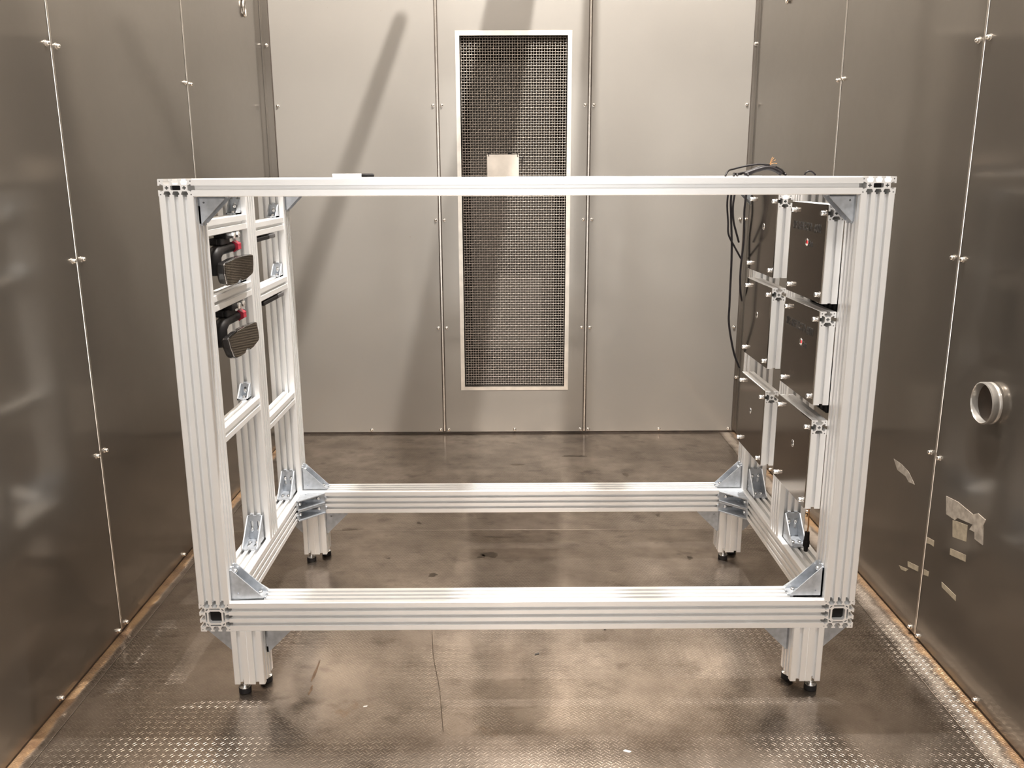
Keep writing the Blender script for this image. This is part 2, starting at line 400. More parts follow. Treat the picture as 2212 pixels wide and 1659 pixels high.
# ------------------------------------------------------------------ gusset brackets
BR = {}
def bracket_mesh(size, width, nb):
    key = (size, width, nb)
    if key in BR: return BR[key]
    bm = bmesh.new(); t = 0.0045; h = width / 2
    ys = [0.0] if nb == 1 else [-0.010, 0.010]
    holes = [stadium(size * 0.58, yy, size * 0.42, 0.0042, False) for yy in ys]
    o = rect(0, -h, size, h)
    extrude(o, holes, t, bm, axes((0, 0, 0), X, Y, Z))                       # leg on the first profile
    extrude(o, holes, t, bm, axes((t, 0, 0), Z, Y, -X))                      # leg on the second
    tip = 0.007
    tri = [(0, 0), (size, 0), (size, tip * 0.8), (tip * 0.8, size), (0, size)]
    dot = circle(size * 0.22, size * 0.22, 0.0024, 8)
    tw = 0.0035
    for s in (-1, 1):
        y0 = -h if s < 0 else h - tw
        extrude(tri, [dot], tw, bm, axes((0, y0 + tw, 0), X, Z, -Y))
    # raised bolt tabs at both tips
    for yy in ys:
        add_box(bm, (size - 0.002, yy - 0.005, 0), (size + 0.005, yy + 0.005, t), 0.0008)
        add_box(bm, (0, yy - 0.005, size - 0.002), (t, yy + 0.005, size + 0.005), 0.0008)
    me = bm_mesh(bm, 'gusset'); me.materials.append(M['zinc']); BR[key] = me
    return me
def bracket(parent, origin, a, b, size=0.08, width=0.045, nb=2, offs=0.62, name='gusset_bracket'):
    """origin in the inner corner; leg along a lies on the first profile, leg along b on the second"""
    a, b = Vector(a), Vector(b); yax = b.cross(a)
    m4 = axes(origin, a, yax, b)
    o = put(link(name, bracket_mesh(size, width, nb), None, parent), m4)
    ys = [0.0] if nb == 1 else [-0.010, 0.010]
    k = 0.0045
    for yy in ys:
        bo = link('bolt', ME_BTN, None, o); bo.matrix_basis = axes((size * offs, yy, k), X, Y, Z)
        bo = link('bolt', ME_BTN, None, o); bo.matrix_basis = axes((k, yy, size * offs), Z, -Y, X)
    return o

# ================================================================== THE SETTING
# ---- floor
floor = struct(link('floor', mesh_of(lambda b: add_box(b, (XL - .06, YF, -.06), (XR + .06, YB + .06, -.004)), 'floor_bed', 'recess', False)))
for (x0, x1, ys_) in ((XL - .004, -0.3165, [YF, 1.08, YB]), (-0.315, 1.909, [YF, -1.2, 1.08, YB]), (1.9105, XR + .004, [YF, 1.08, YB])):
    for y0, y1 in zip(ys_, ys_[1:]):
        bm = bmesh.new(); add_box(bm, (x0, y0 + .0006, -.0035), (x1, y1 - .0006, 0), 0.0006)
        link('floor_sheet', bm_mesh(bm, 'floor_sheet'), 'floor', floor)

# old stains, a rust run and a hairline crack that can be told apart on the sheets
def blot(cx, cy, a, b, mat, rag=0.35, n=22):
    ph = [random.uniform(0, 6.28) for _ in range(4)]
    pts = []
    for i in range(n):
        t = 2 * math.pi * i / n
        k = 1 + rag * (0.5 * math.sin(2 * t + ph[0]) + 0.4 * math.sin(3 * t + ph[1]) + 0.4 * math.sin(5 * t + ph[2])) + random.uniform(-.12, .12)
        pts.append((cx + a * k * math.cos(t), cy + b * k * math.sin(t)))
    bm = extrude(pts, [], 0.0003); put(link('stain', bm_mesh(bm, 'stain'), mat, floor), Matrix.Translation((0, 0, 0.0001)))
for (cx, cy, a, b, mt) in ((.836, 1.851, .030, .014, 'stain'), (.762, 1.011, .046, .008, 'stain'), (.727, .856, .030, .022, 'stain'), (.700, .842, .016, .012, 'stain'), (.443, 1.149, .009, .010, 'stain'),
                           (.177, 1.089, .026, .010, 'stain'), (1.33, 1.702, .014, .026, 'stain'), (1.394, 1.222, .008, .020, 'stain'), (.366, .83, .007, .008, 'stain'),
                           (.536, .696, .016, .014, 'stain'), (1.114, 1.971, .060, .012, 'stain'), (1.44, .821, .010, .014, 'stain'), (.262, .110, .003, .062, 'ruststain'), (.268, .020, .004, .020, 'ruststain')):
    blot(cx, cy, a, b, mt)
cl = catmull([(.565, .317, 0), (.581, .177, 0), (.607, .039, 0), (.621, -.064, 0), (.633, -.159, 0)], 6)
bm = extrude([(p_.x - .0011, p_.y) for p_ in cl] + [(p_.x + .0011, p_.y) for p_ in reversed(cl)], [], 0.0003)
put(link('crack', bm_mesh(bm, 'crack'), 'stain', floor), Matrix.Translation((0, 0, 0.0002)))

# ---- walls: dark backing with steel sheets, seam battens and domed screws in front
SZ = [0.022, 0.565, 1.11, 1.655, 2.2, 2.745]
def wall_sheet(wall, u0, u1, m4, mat, holes=()):
    bm = extrude(rect(u0, 0.010, u1, ZC - .002, 0.0), holes, 0.003)
    me = bm_mesh(bm, 'sheet'); return put(link('panel', me, mat, wall), m4)
def batten(wall, u, m4, wd=0.009, proud=0.0055):
    bm = bmesh.new(); add_box(bm, (u - wd / 2, 0.012, -0.004), (u + wd / 2, ZC - .004, proud), 0.0022)
    return put(link('seam_strip', bm_mesh(bm, 'seam_strip'), 'trim', wall), m4)
def screw(wall, u, z, m4):
    o = link('screw', ME_SCREW, None, wall); return put(o, m4 @ Matrix.Translation((u, z, 0.003)))

# left wall: local u = +y, local v = z, outward normal +x
mL = axes((XL - .003, 0, 0), Y, Z, X)
wall_left = struct(link('wall_left', mesh_of(lambda b: add_box(b, (XL - .08, YF, -.02), (XL - .0035, YB + .06, ZC)), 'wall_core', 'recess', False)))
seamsL = [-2.56, -1.60, -0.64, 0.322, 1.285]
ed = [YF] + seamsL + [YB - .034]
for a, b in zip(ed, ed[1:]): wall_sheet(wall_left, a + .006, b - .006, mL, 'wall')
for s in seamsL:
    batten(wall_left, s, mL)
    if s > -1.7:
        for z in SZ: screw(wall_left, s - .026, z, mL); screw(wall_left, s + .026, z, mL)
for u in (-0.042, 0.824, 1.75): screw(wall_left, u, SZ[0], mL)

# right wall: local u = -y
mR = axes((XR + .003, 0, 0), -Y, Z, -X)
wall_right = struct(link('wall_right', mesh_of(lambda b: [add_box(b, (XR + .0035, YF, -.02), (XR + .08, -0.16, ZC)), add_box(b, (XR + .0035, 0.24, -.02), (XR + .08, YB + .06, ZC)),
                    add_box(b, (XR + .0035, -0.16, -.02), (XR + .08, 0.24, 0.62)), add_box(b, (XR + .0035, -0.16, 0.94), (XR + .08, 0.24, ZC))], 'wall_core', 'recess', False)))
seamsR = [-2.58, -1.63, -0.68, 0.268, 1.222]
ed = [YF] + seamsR + [YB - .034]
PORT = (0.036, 0.777, 0.047)
for a, b in zip(ed, ed[1:]):
    hs = [circle(-PORT[0], PORT[1], PORT[2], 40)] if a < PORT[0] < b else []
    wall_sheet(wall_right, -b + .006, -a - .006, mR, 'wall', hs)
for s in seamsR:
    batten(wall_right, -s, mR)
    if s > -1.7:
        for z in SZ: screw(wall_right, -s - .026, z, mR); screw(wall_right, -s + .026, z, mR)
for u in (-0.074, 0.80, 1.70): screw(wall_right, -u, SZ[0], mR)
# cable port: rolled sleeve through the wall
bm = bmesh.new(); lathe(bm, [(.0475, -.11), (.0475, .020), (.0495, .024), (.0525, .022), (.0525, .010), (.0515, .009), (.0515, .006), (.0525, .005), (.0525, -.002), (.056, -.003)], 40)
port = put(link('port_sleeve', bm_mesh(bm, 'port_sleeve', True), 'back', wall_right), mR @ Matrix.Translation((-PORT[0], PORT[1], 0.003)))
sharp(port.data, 50)
bm = bmesh.new(); lathe(bm, [(0, .006), (.047, .006), (.047, -.105), (0, -.105)], 32)  # dark core standing in for the shade inside the sleeve
put(link('port_shade', bm_mesh(bm, 'port_shade'), 'recess', port), Matrix.Identity(4)); port.children[0].matrix_basis = Matrix.Identity(4)

# back wall: local u = +x, v = z, outward normal -y
mB = axes((0, YB + .003, 0), X, Z, -Y)
WX0, WX1, WZ0, WZ1 = 0.570, 1.087, 0.254, 1.972
def core_back(b):
    add_box(b, (XL - .06, YB + .0035, -.02), (WX0 - .002, YB + .06, ZC)); add_box(b, (WX1 + .002, YB + .0035, -.02), (XR + .06, YB + .06, ZC))
    add_box(b, (WX0 - .002, YB + .0035, -.02), (WX1 + .002, YB + .06, WZ0 - .002)); add_box(b, (WX0 - .002, YB + .0035, WZ1 + .002), (WX1 + .002, YB + .06, ZC))
wall_back = struct(link('wall_back', mesh_of(core_back, 'wall_core', 'recess', False)))
seamsB = [0.459, 1.195]
ed = [XL + .026] + seamsB + [XR - .008]
for i, (a, b) in enumerate(zip(ed, ed[1:])):
    wall_sheet(wall_back, a + .009, b - .009, mB, 'back', [rect(WX0, WZ0, WX1, WZ1)[::-1]] if i == 1 else [])
for s in seamsB:
    batten(wall_back, s, mB, 0.011, 0.003)
    for z in SZ: screw(wall_back, s - .021, z, mB); screw(wall_back, s + .021, z, mB)
for u in (0.074, 0.829, 1.59): screw(wall_back, u, SZ[0], mB)
for z in SZ: screw(wall_back, XL + .052, z, mB); screw(wall_back, XR - .032, z, mB)
# corner angles
for nm, xs, sg, wdt in (('corner_angle', XL, 1, .030), ('corner_angle', XR, -1, .014)):
    bm = bmesh.new()
    lo, hi = sorted((xs - sg * .002, xs + sg * wdt)); add_box(bm, (lo, YB - .004, .012), (hi, YB + .002, ZC - .003), 0.001)
    lo, hi = sorted((xs - sg * .002, xs + sg * .004)); add_box(bm, (lo, YB - .036, .012), (hi, YB + .002, ZC - .003), 0.001)
    ca = link(nm, bm_mesh(bm, nm), 'wall', wall_back)
    for z in (0.3, 1.11, 1.93):
        so = link('screw', ME_SCREW, None, ca); so.matrix_basis = axes((xs + sg * wdt * .55, YB - .004, z), X, Z, -Y)

# oval rings on the side walls close to the back
def oval_ring(wall, m4):
    bm = bmesh.new(); pts = [Vector((0.017 * math.cos(a), 0.034 * math.sin(a), 0)) for a in [2 * math.pi * i / 28 for i in range(29)]]
    tube(bm, pts, 0.0055, 8, False); bmesh.ops.remove_doubles(bm, verts=bm.verts, dist=1e-5)
    return put(link('oval_ring', bm_mesh(bm, 'oval_ring', True), 'trim', wall), m4)
oval_ring(wall_left, axes((XL + .007, 2.06, 2.045), Y, Z, X))
oval_ring(wall_right, axes((XR - .007, 1.90, 2.065), -Y, Z, -X))

# ceiling (out of the picture, closes the chamber)
ceil_ = struct(link('ceiling', mesh_of(lambda b: add_box(b, (XL - .08, YF, ZC), (XR + .08, YB + .06, ZC + .06)), 'ceiling', 'ceiling', False)))

# conduits that run along the chamber below the high lamp and shade the back wall
for (x0, x1, y0, y1) in ((.794, .825, -1.6, 1.295), (.987, 1.093, -1.6, YB), (1.201, 1.235, -1.6, YB)):
    bm = bmesh.new(); r_ = (x1 - x0) / 2
    lathe(bm, [(0, 0), (r_, 0), (r_, y1 - y0), (0, y1 - y0)], 20)
    put(link('conduit', bm_mesh(bm, 'conduit'), 'trim', ceil_), axes(((x0 + x1) / 2, y0, 3.3), Z, X, Y))

# front wall with the open doorway behind the camera
def front_wall(b):
    add_box(b, (XL - .08, YF - .08, -.02), (0.02, YF, ZC)); add_box(b, (1.64, YF - .08, -.02), (XR + .08, YF, ZC)); add_box(b, (0.02, YF - .08, 2.35), (1.64, YF, ZC))
struct(link('wall_front', mesh_of(front_wall, 'wall_front', 'doorwall', False)))

# ---- window_1: air outlet with woven wire screen in the back wall, one metre of duct behind it
win = struct(empty('window_1', (0, YB, WZ0)))
fl = 0.012
fr = bmesh.new()
extrude(rect(WX0 - .020, WZ0 - .018, WX1 + .020, WZ1 + .022), [rect(WX0, WZ0, WX1, WZ1)[::-1]], 0.003, fr)
put(link('window_frame', bm_mesh(fr, 'window_frame'), 'frame_trim', win), axes((0, YB, 0), X, Z, -Y))
DD = 1.02
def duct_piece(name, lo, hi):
    bm = bmesh.new(); add_box(bm, lo, hi); return put(link(name, bm_mesh(bm, name), 'duct' if name == 'duct_back' else 'duct_shaded', win), Matrix.Identity(4))
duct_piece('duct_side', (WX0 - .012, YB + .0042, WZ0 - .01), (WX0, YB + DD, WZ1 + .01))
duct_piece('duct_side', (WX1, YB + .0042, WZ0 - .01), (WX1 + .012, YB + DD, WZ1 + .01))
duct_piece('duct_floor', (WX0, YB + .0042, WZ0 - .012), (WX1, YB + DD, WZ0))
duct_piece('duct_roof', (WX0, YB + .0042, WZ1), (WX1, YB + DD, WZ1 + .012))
duct_piece('duct_back', (WX0, YB + DD, WZ0 - .01), (WX1, YB + DD + .012, WZ1 + .01))
# crimped wires
bm = bmesh.new(); pitch = 0.0128; nx = int((WX1 - WX0) / pitch); nz = int((WZ1 - WZ0) / pitch); wr = 0.0018
def crimped(bm, fixed, a0, n, vertical, par):
    rings = []
    for i in range(2 * n + 1):
        t = a0 + (i - 0.5) * pitch / 2
        off = (wr * 0.95) * (1 if ((i // 2 + par) % 2 == 0) else -1) if i % 2 == 1 else 0.0
        ring = []
        for k in range(4):
            ca, sa = math.cos(k * math.pi / 2 + .785) * wr, math.sin(k * math.pi / 2 + .785) * wr
            ring.append(bm.verts.new((fixed + ca, YB + .024 + off + sa, t) if vertical else (t, YB + .024 + off + sa, fixed + ca)))
        rings.append(ring)
    for A, B in zip(rings, rings[1:]):
        for k in range(4):
            bm.faces.new((A[k], A[(k + 1) % 4], B[(k + 1) % 4], B[k]))
for i in range(nx): crimped(bm, WX0 + (i + .5) * (WX1 - WX0) / nx, WZ0 + .0064, nz, True, i)
for j in range(nz): crimped(bm, WZ0 + .0064 + (j + .25) * pitch, WX0 + .0064, nx, False, j + 1)
ws = put(link('wire_screen', bm_mesh(bm, 'wire_screen', True), 'wire', win), Matrix.Identity(4)); ws['kind'] = 'stuff'

# ================================================================== THE TEST FRAME
frame = tag(empty('test_frame', (0, 0, 0)), 'large open box frame of silver slotted aluminium profiles standing on four short legs', 'frame')
for sx_ in (0, W - T):
    bar_y('base_beam', '80x80', sx_, ZB, 0, D, frame)
    bar_y('top_rail', '80x40', sx_, ZT - .04, 0, D, frame)
    for yy in (0, 0.399, D - T): bar_z('post', '80x80', sx_, yy, ZB + T, ZT - .04, frame)
for yy in (0, D - T):
    bar_x('base_beam', '80x80', yy, ZB, T, W - T, frame)
    bar_x('top_rail', '80x40', yy, ZT - .04, T, W - T, frame)
for sx_ in (0, W - T):
    for nm, z0, z1 in (('rear_light_stop', ZB, ZB + T), ('rear_light_stop', ZT - .04, ZT)):
        bm = bmesh.new(); add_box(bm, (sx_ + .001, D, z0 + .001), (sx_ + T - .001, D + .004, z1 - .001), .001)  # hidden closure added to keep light out of the profile hollows
        put(link(nm, bm_mesh(bm, nm), 'blackplastic', frame), Matrix.Identity(4))
    for (xa, xb, za, zb_) in ((.0238, .0562, ZB + .0238, ZB + .0562), (.0287, .0513, ZT - .0250, ZT - .0150)):
        bm = bmesh.new(); add_box(bm, (sx_ + xa, .012, za), (sx_ + xb, .022, zb_), .001)
        put(link('end_plug', bm_mesh(bm, 'end_plug'), 'blackplastic', frame), Matrix.Identity(4))
# legs: two 40x80 profiles side by side, levelling feet on the diagonal
ME_FOOT = sharp(mesh_of(lambda b: lathe(b, [(0, .0135), (.0135, .0135), (.0150, .0150), (.0150, .0165), (.0080, .0185), (.0065, .021), (.0065, .024), (.0042, .0245), (.0042, .040), (0, .040)], 20), 'foot_disc', 'bolt'))
ME_PAD = sharp(mesh_of(lambda b: lathe(b, [(0, 0), (.0145, 0), (.0160, .0015), (.0160, .0150), (.0145, .0157), (.0, .0155)], 24), 'foot_pad', 'rubber'))
ZL = 0.031
for (lx, ly, flip) in ((0.075, 0, 1), (W - 0.151, 0, -1), (0.075, D - T, 1), (W - 0.151, D - T, 1)):
    for k in (0, 1):
        bar('leg', '80x40', ZB - ZL, axes((lx + .04 * (k + 1) - .0004, ly, ZL), Y, -X, Z), frame)
    cs = ((0.021, 0.016), (0.064, 0.066)) if flip > 0 else ((0.060, 0.014), (0.015, 0.066))
    for (fx, fy) in cs:
        f = put(link('levelling_foot', ME_FOOT, None, frame), Matrix.Translation((lx + fx, ly + fy, 0)))
        pd = link('rubber_pad', ME_PAD, None, f)
    # gussets under the base beams
    yc = ly + 0.056 if ly == 0 else ly + 0.040
    bracket(frame, (lx + .0805, yc, ZB), X, -Z, 0.08, 0.042)
    bracket(frame, (lx - .0005, yc, ZB), -X, -Z, 0.08, 0.042)
# gussets post to cross beams, bottom and top
for yc in (0.040, D - .040):
    bracket(frame, (T, yc, ZB + T), X, Z, 0.082, 0.045, 2, 0.8)
    bracket(frame, (W - T, yc, ZB + T), -X, Z, 0.082, 0.045, 2, 0.8)
    bracket(frame, (T, yc + .006, ZT - .04), X, -Z, 0.062, 0.045)
    bracket(frame, (W - T, yc + .006, ZT - .04), -X, -Z, 0.062, 0.045)
# post to side beam, facing the front
for xc in (0.038, W - .040):
    for yp in (0.399, D - T):
        bracket(frame, (xc, yp, ZB + T), Z, -Y, 0.078, 0.046, 2, 0.45 if xc < 1 and yp < .5 else 0.66)
# flat gussets in the four inner corners of the base, two above each other
for zc in (ZB + .058, ZB + .021):
    for (xa, sx_) in ((T, X), (W - T, -X)):
        bracket(frame, (xa, D - T, zc), sx_, -Y, 0.080, 0.036, 1, 0.72)
        bracket(frame, (xa, T, zc), sx_, Y, 0.080, 0.036, 1, 0.72)
# left side: 40x40 cross rails with small angle brackets
RAILS = [(0.08, 0.399, 1.187), (0.08, 0.399, 1.003), (0.08, 0.399, 0.668), (0.479, D - T, 1.160), (0.479, D - T, 0.972), (0.479, D - T, 0.583)]
for (y0, y1, z) in RAILS:
    bar_y('cross_rail', '40x40', 0.038, z, y0, y1, frame)
    if not (y0 > .4 and z < .6):
        bracket(frame, (0.050 if z > .7 else 0.040, y1, z + .04), Z, -Y, 0.040, 0.030, 1, 0.5, 'angle_bracket')

# ================================================================== REFLECTOR PANELS (right side)
XP = W - 0.12
def plate_text(s, size, ccol='ink'):
    c = bpy.data.curves.new('txt', 'FONT'); c.body = s; c.size = size; c.resolution_u = 2; c.extrude = 0.0002; c.offset = 0.0011
    o = bpy.data.objects.new('txt', c); COL.objects.link(o)
    dg = bpy.context.evaluated_depsgraph_get(); me = bpy.data.meshes.new_from_object(o.evaluated_get(dg))
    bpy.data.objects.remove(o); me.materials.clear(); me.materials.append(M[ccol]); return me
def panel(y0, y1, z0, z1, hole, label, text=None, small=None, led=False, module=False, tilt=0.0):
    p_ = tag(empty('reflector_panel', (XP, y0, z0)), label, 'panel', 'reflector panels on the right side of the frame')
    bar_y('top_bar', '40x40', XP, z1 - .04, y0, y1, p_)
    bar_z('upright', '40x40', XP, y0, z0, z1 - .04, p_)
    bar_z('upright', '40x40', XP, y1 - .04, z0, z1 - .04, p_)
    # polished sheet: local x = -y (to the right), local y = z, normal -x
    mP = axes((XP, 0, 0), -Y, Z, -X)
    bm = extrude(rect(-y1, z0 + .002, -y0 - .001, z1), [circle(-hole[0], hole[1], .0085, 20)], 0.003)
    pl = put(link('reflector_plate', bm_mesh(bm, 'reflector_plate'), 'plate', p_), mP)
    for (yy, zz) in ((y1 - .034, z1 - .020), (y0 + .010, z1 - .020), (y1 - .040, z0 + .022), (y0 + .010, z0 + .022)):
        put(link('bolt', ME_SOCK, None, p_), mP @ Matrix.Translation((-yy, zz, 0.003)))
    if led:
        bm = bmesh.new(); lathe(bm, [(0, .0), (.0046, .0), (.0046, .008), (.0035, .0105), (0, .0115)], 14)
        put(link('red_lamp', bm_mesh(bm, 'red_lamp', True), 'led', p_), mP @ Matrix.Translation((-hole[0], hole[1], -0.0085)))
        bm = bmesh.new(); add_box(bm, (-.018, -.018, -.03), (.018, .018, -.0087), .002)
        put(link('lamp_housing', bm_mesh(bm, 'lamp_housing'), 'blackplastic', p_), mP @ Matrix.Translation((-hole[0], hole[1], 0)))
    if True:
        bm = bmesh.new(); lathe(bm, [(.0085, -.010), (.0085, .0034), (.0100, .0036), (.0100, .0030)], 20)
        put(link('hole_grommet', bm_mesh(bm, 'hole_grommet', True), 'bolt', p_), mP @ Matrix.Translation((-hole[0], hole[1], 0)))
    if text:
        me = plate_text(text, 0.030)
        xs = [v.co.x for v in me.vertices]; k = 0.212 / (max(xs) - min(xs))
        o = put(link('lettering', me, None, p_), mP @ Matrix.Translation((-(y0 + .243), hole[1] + .030 + .0, 0.0032)) @ Matrix.Rotation(tilt, 4, 'Z') @ Matrix.Diagonal((k, 0.9, 1, 1)))
    if small:
        put(link('lettering', plate_text(small, 0.018), None, p_), mP @ Matrix.Translation((-(hole[0] - .013), hole[1] - .008, 0.0032)))
    if module:
        bm = bmesh.new(); add_box(bm, (XP + .045, y0 + .03, z0 - .030), (XP + .095, y0 + .20, z0 + .10), .003)
        for i in range(6):
            yy = y0 + .045 + i * .027; add_box(bm, (XP + .0405, yy, z0 - .026), (XP + .0455, yy + .014, z0 + .096), .001)
        put(link('sensor_module', bm_mesh(bm, 'sensor_module'), 'blackplastic', p_), Matrix.Identity(4))
        o = p_.children[-1]
    return p_
panel(.082, .347, 1.018, 1.257, (.209, 1.159), 'polished steel plate with a red lamp and handwriting, top row beside the front right post', 'SPS REFLECTA  #002', 'Out', True, True)
panel(.082, .345, 0.761, 0.999, (.197, 0.902), 'polished steel plate with a red lamp and handwriting, middle row beside the front right post', 'SPS REFLECTA #001', 'Out', True, True)
panel(.080, .347, 0.483, 0.722, (.202, 0.623), 'plain polished steel plate, lowest of the column beside the front right post')
panel(.480, .755, 1.035, 1.273, (.598, 1.176), 'plain polished steel plate, topmost of the column farther back on the right')
panel(.480, .750, 0.766, 1.006, (.610, 0.907), 'plain polished steel plate, middle one of the column farther back on the right')
panel(.480, .748, 0.463, 0.697, (.615, 0.600), 'plain polished steel plate, lowest of the column farther back on the right')

# ================================================================== REAR-VIEW MIRRORS (left side)
def mirror(zr, dz, label, roll=0.0):
    """zr: underside of the rail it hangs from"""
    r = tag(empty('rear_view_mirror', (0.058, 0.26, zr)), label, 'mirror', 'mirrors hanging from the left cross rails')
    o = Vector((0.058, 0.26, zr))
    def part(name, bm, mat, smooth=False, m4=None):
        me = bm_mesh(bm, name, smooth); ob = link(name, me, mat, r); return put(ob, m4 or Matrix.Identity(4))
    # clamp under the rail
    bm = bmesh.new(); add_box(bm, (.045, .215, zr - .016), (.079, .315, zr - .0004), .002); add_box(bm, (.040, .190, zr - .030), (.072, .262, zr - .012), .003)
    part('clamp', bm, 'blackplastic')
    for yy in (.262, .300):
        bm = bmesh.new(); lathe(bm, [(0, 0), (.0085, 0), (.0085, .005), (.006, .008), (0, .009)], 6)
        part('clamp_nut', bm, 'bolt', False, axes((.079, yy, zr - .009), Y, Z, X))
    # red star knob
    bm = bmesh.new(); n = 12
    prof = [(.0125 if i % 2 else .0150) for i in range(n)]
    extrude([(prof[i] * math.cos(2 * math.pi * i / n), prof[i] * math.sin(2 * math.pi * i / n)) for i in range(n)], [], .026, bm)
    part('knob', bm, 'red', False, axes((.070, .292, zr - .040), Z, X, Y))
    bm = bmesh.new(); lathe(bm, [(0, 0), (.007, 0), (.007, .020), (.005, .022), (0, .022)], 12)
    part('knob_tip', bm, 'blackplastic', True, axes((.070, .316, zr - .036), Z, X, Y))
    # swan-neck arm
    pts = catmull([(.062, .292, zr - .041), (.060, .245, zr - .042), (.058, .205, zr - .043), (.057, .178, zr - .052), (.056, .172, zr - .075), (.056, .176, zr - .100)], 6)
    bm = bmesh.new(); tube(bm, pts, [.0135 + .004 * min(1, max(0, (i - 8) / 8)) for i in range(len(pts))], 14)
    part('arm', bm, 'blackplastic', True)
    bm = bmesh.new(); add_box(bm, (.042, .186, zr - .030), (.064, .235, zr - .012), .004); part('arm_collar', bm, 'blackplastic')
    bm = bmesh.new(); lathe(bm, [(0, -.014), (.0125, -.010), (.0145, 0), (.0125, .010), (.009, .016), (.009, .03), (0, .03)], 16)
    part('ball_joint', bm, 'blackplastic', True, axes((.056, .178, zr - .088), Y, Z, X))
    # mirror head: outline in (y, z), extruded along x
    zc = zr + dz
    def outline(s=0.0):
        pts = []
        ctrl = [(.108, .0225), (.114, .0265), (.180, .0315), (.250, .0320), (.340, .0285), (.354, .0255), (.357, .000), (.354, -.019), (.345, -.0255),
                (.295, -.0335), (.262, -.0345), (.252, -.0300), (.238, -.0270), (.224, -.0300), (.214, -.0350), (.180, -.0350), (.142, -.0325), (.126, -.0270), (.112, .000)]
        cy, cz = .232, 0.0
        for (a, b) in ctrl: pts.append((cy + (a - cy) * (1 - s / .12), cz + (b - cz) * (1 - s / .036)))
        return pts
    cp, sp = math.cos(roll), math.sin(roll)
    xf = 0.101
    mH = Matrix.Translation((xf, .232, zc)) @ Matrix.Rotation(roll, 4, 'Y') @ Matrix.Translation((0, -.232, 0))
    def sec(bm, layers):
        rings = [[bm.verts.new((x, a, b)) for (a, b) in outline(s)] for x, s in layers]
        for A, B in zip(rings, rings[1:]):
            for k in range(len(A)):
                j = (k + 1) % len(A); bm.faces.new((A[k], A[j], B[j], B[k]))
        bm.faces.new(rings[0]); bm.faces.new(rings[-1])
    bm = bmesh.new(); sec(bm, [(-.026, .018), (-.023, .007), (-.017, .001), (-.004, 0), (-.0028, .0006)]); part('housing', bm, 'gloss', False, mH)
    bm = bmesh.new(); sec(bm, [(-.0030, .0008), (-.0005, .0008), (.0004, .0022), (-.0004, .0030)]); part('bezel', bm, 'chrome', False, mH)
    bm = bmesh.new(); sec(bm, [(-.0030, .0028), (.0005, .0028)]); part('mirror_glass', bm, 'glass', False, mH)
    return r
mirror(1.187, -.093, 'black rear-view mirror on a bent arm with red knob, under the top left rail', 0.06)
mirror(1.003, -.094, 'black rear-view mirror on a bent arm with red knob, under the second left rail', -0.10)

def black_bar(y0, y1, z, label):
    r = tag(empty('black_bar', (.062, (y0 + y1) / 2, z)), label, 'bar', 'black bars under the rear left rails')
    bm = bmesh.new(); add_box(bm, (.055, y0, z - .017), (.078, y1 - .055, z - .005), .003)
    put(link('bar_body', bm_mesh(bm, 'bar_body'), 'blackplastic', r), Matrix.Identity(4))
    bm = bmesh.new(); add_box(bm, (.056, y1 - .062, z - .016), (.080, y1, z - .003), .003)
    put(link('end_clip', bm_mesh(bm, 'end_clip'), 'grey', r), Matrix.Identity(4))
    bm = bmesh.new(); add_box(bm, (.052, y0 + .06, z - .007), (.072, y0 + .12, z - .0004), .001)
    put(link('mount', bm_mesh(bm, 'mount'), 'blackplastic', r), Matrix.Identity(4))
    return r
black_bar(.49, .680, 1.160, 'thin black bar with grey end clip under the upper rear left rail')
black_bar(.515, .735, 0.972, 'thin black bar with grey end clip under the lower rear left rail')

# ================================================================== CABLES AND SMALL THINGS
def cable(name, pts, rad, label, cat='cable', group=None, mat='cable', extra=None):
    bm = bmesh.new(); tube(bm, catmull(pts, 8), rad, 8)
    r = empty(name, pts[0]); tag(r, label, cat, group)
    put(link('sheath', bm_mesh(bm, 'sheath', True), mat, r), Matrix.Identity(4))
    if extra: extra(r)
    return r
def wires(at, dirs, ln=.022):
    def f(r):
        for d in dirs:
            bm = bmesh.new(); a = Vector(at); d = Vector(d); tube(bm, catmull([a, a + d * ln * .5 + Vector((0, 0, .003)), a + d * ln], 4), .0008, 6)
            put(link('bare_wire', bm_mesh(bm, 'bare_wire', True), 'copper', r), Matrix.Identity(4))
    return f
def plug(at, to, r0=.0055):
    def f(r):
        a, b = Vector(at), Vector(to); d = (b - a)
        bm = bmesh.new(); tube(bm, [a, a + d * .45, a + d * .46, a + d * .75, a + d * .76, b], [r0 * .8, r0, r0 * 1.15, r0 * 1.15, r0 * .8, r0 * .7], 10)
        put(link('connector', bm_mesh(bm, 'connector'), 'blackplastic', r), Matrix.Identity(4))
    return f
ZT_ = ZT
cable('cable', [(1.485, .787, 1.296), (1.487, .788, 1.322), (1.500, .805, ZT + .016), (1.525, .835, ZT + .022), (1.560, .84, ZT + .030), (1.600, .84, ZT + .036), (1.640, .84, ZT + .034)], .0030,
      'thin black cable arching over the top right corner with bare orange wires', extra=wires((1.640, .84, ZT + .034), [(.5, 0, .85), (.75, .1, .6), (.9, -.1, .15), (.35, .1, .95)], .026))
cable('cable', [(1.535, .845, ZT + .004), (1.575, .85, ZT + .014), (1.620, .85, ZT + .029), (1.662, .85, ZT + .026), (1.694, .85, ZT + .005), (1.690, .83, ZT + .004)], .0038,
      'black cable with a connector end curled on the top right corner', extra=plug((1.660, .845, ZT + .028), (1.692, .845, ZT + .008)))
cable('cable', [(1.560, .835, ZT + .004), (1.595, .835, ZT + .017), (1.635, .835, ZT + .025), (1.668, .84, ZT + .014), (1.680, .84, ZT + .006)], .0072,
      'thick black cable bundle lying in a low arch on the top right corner')
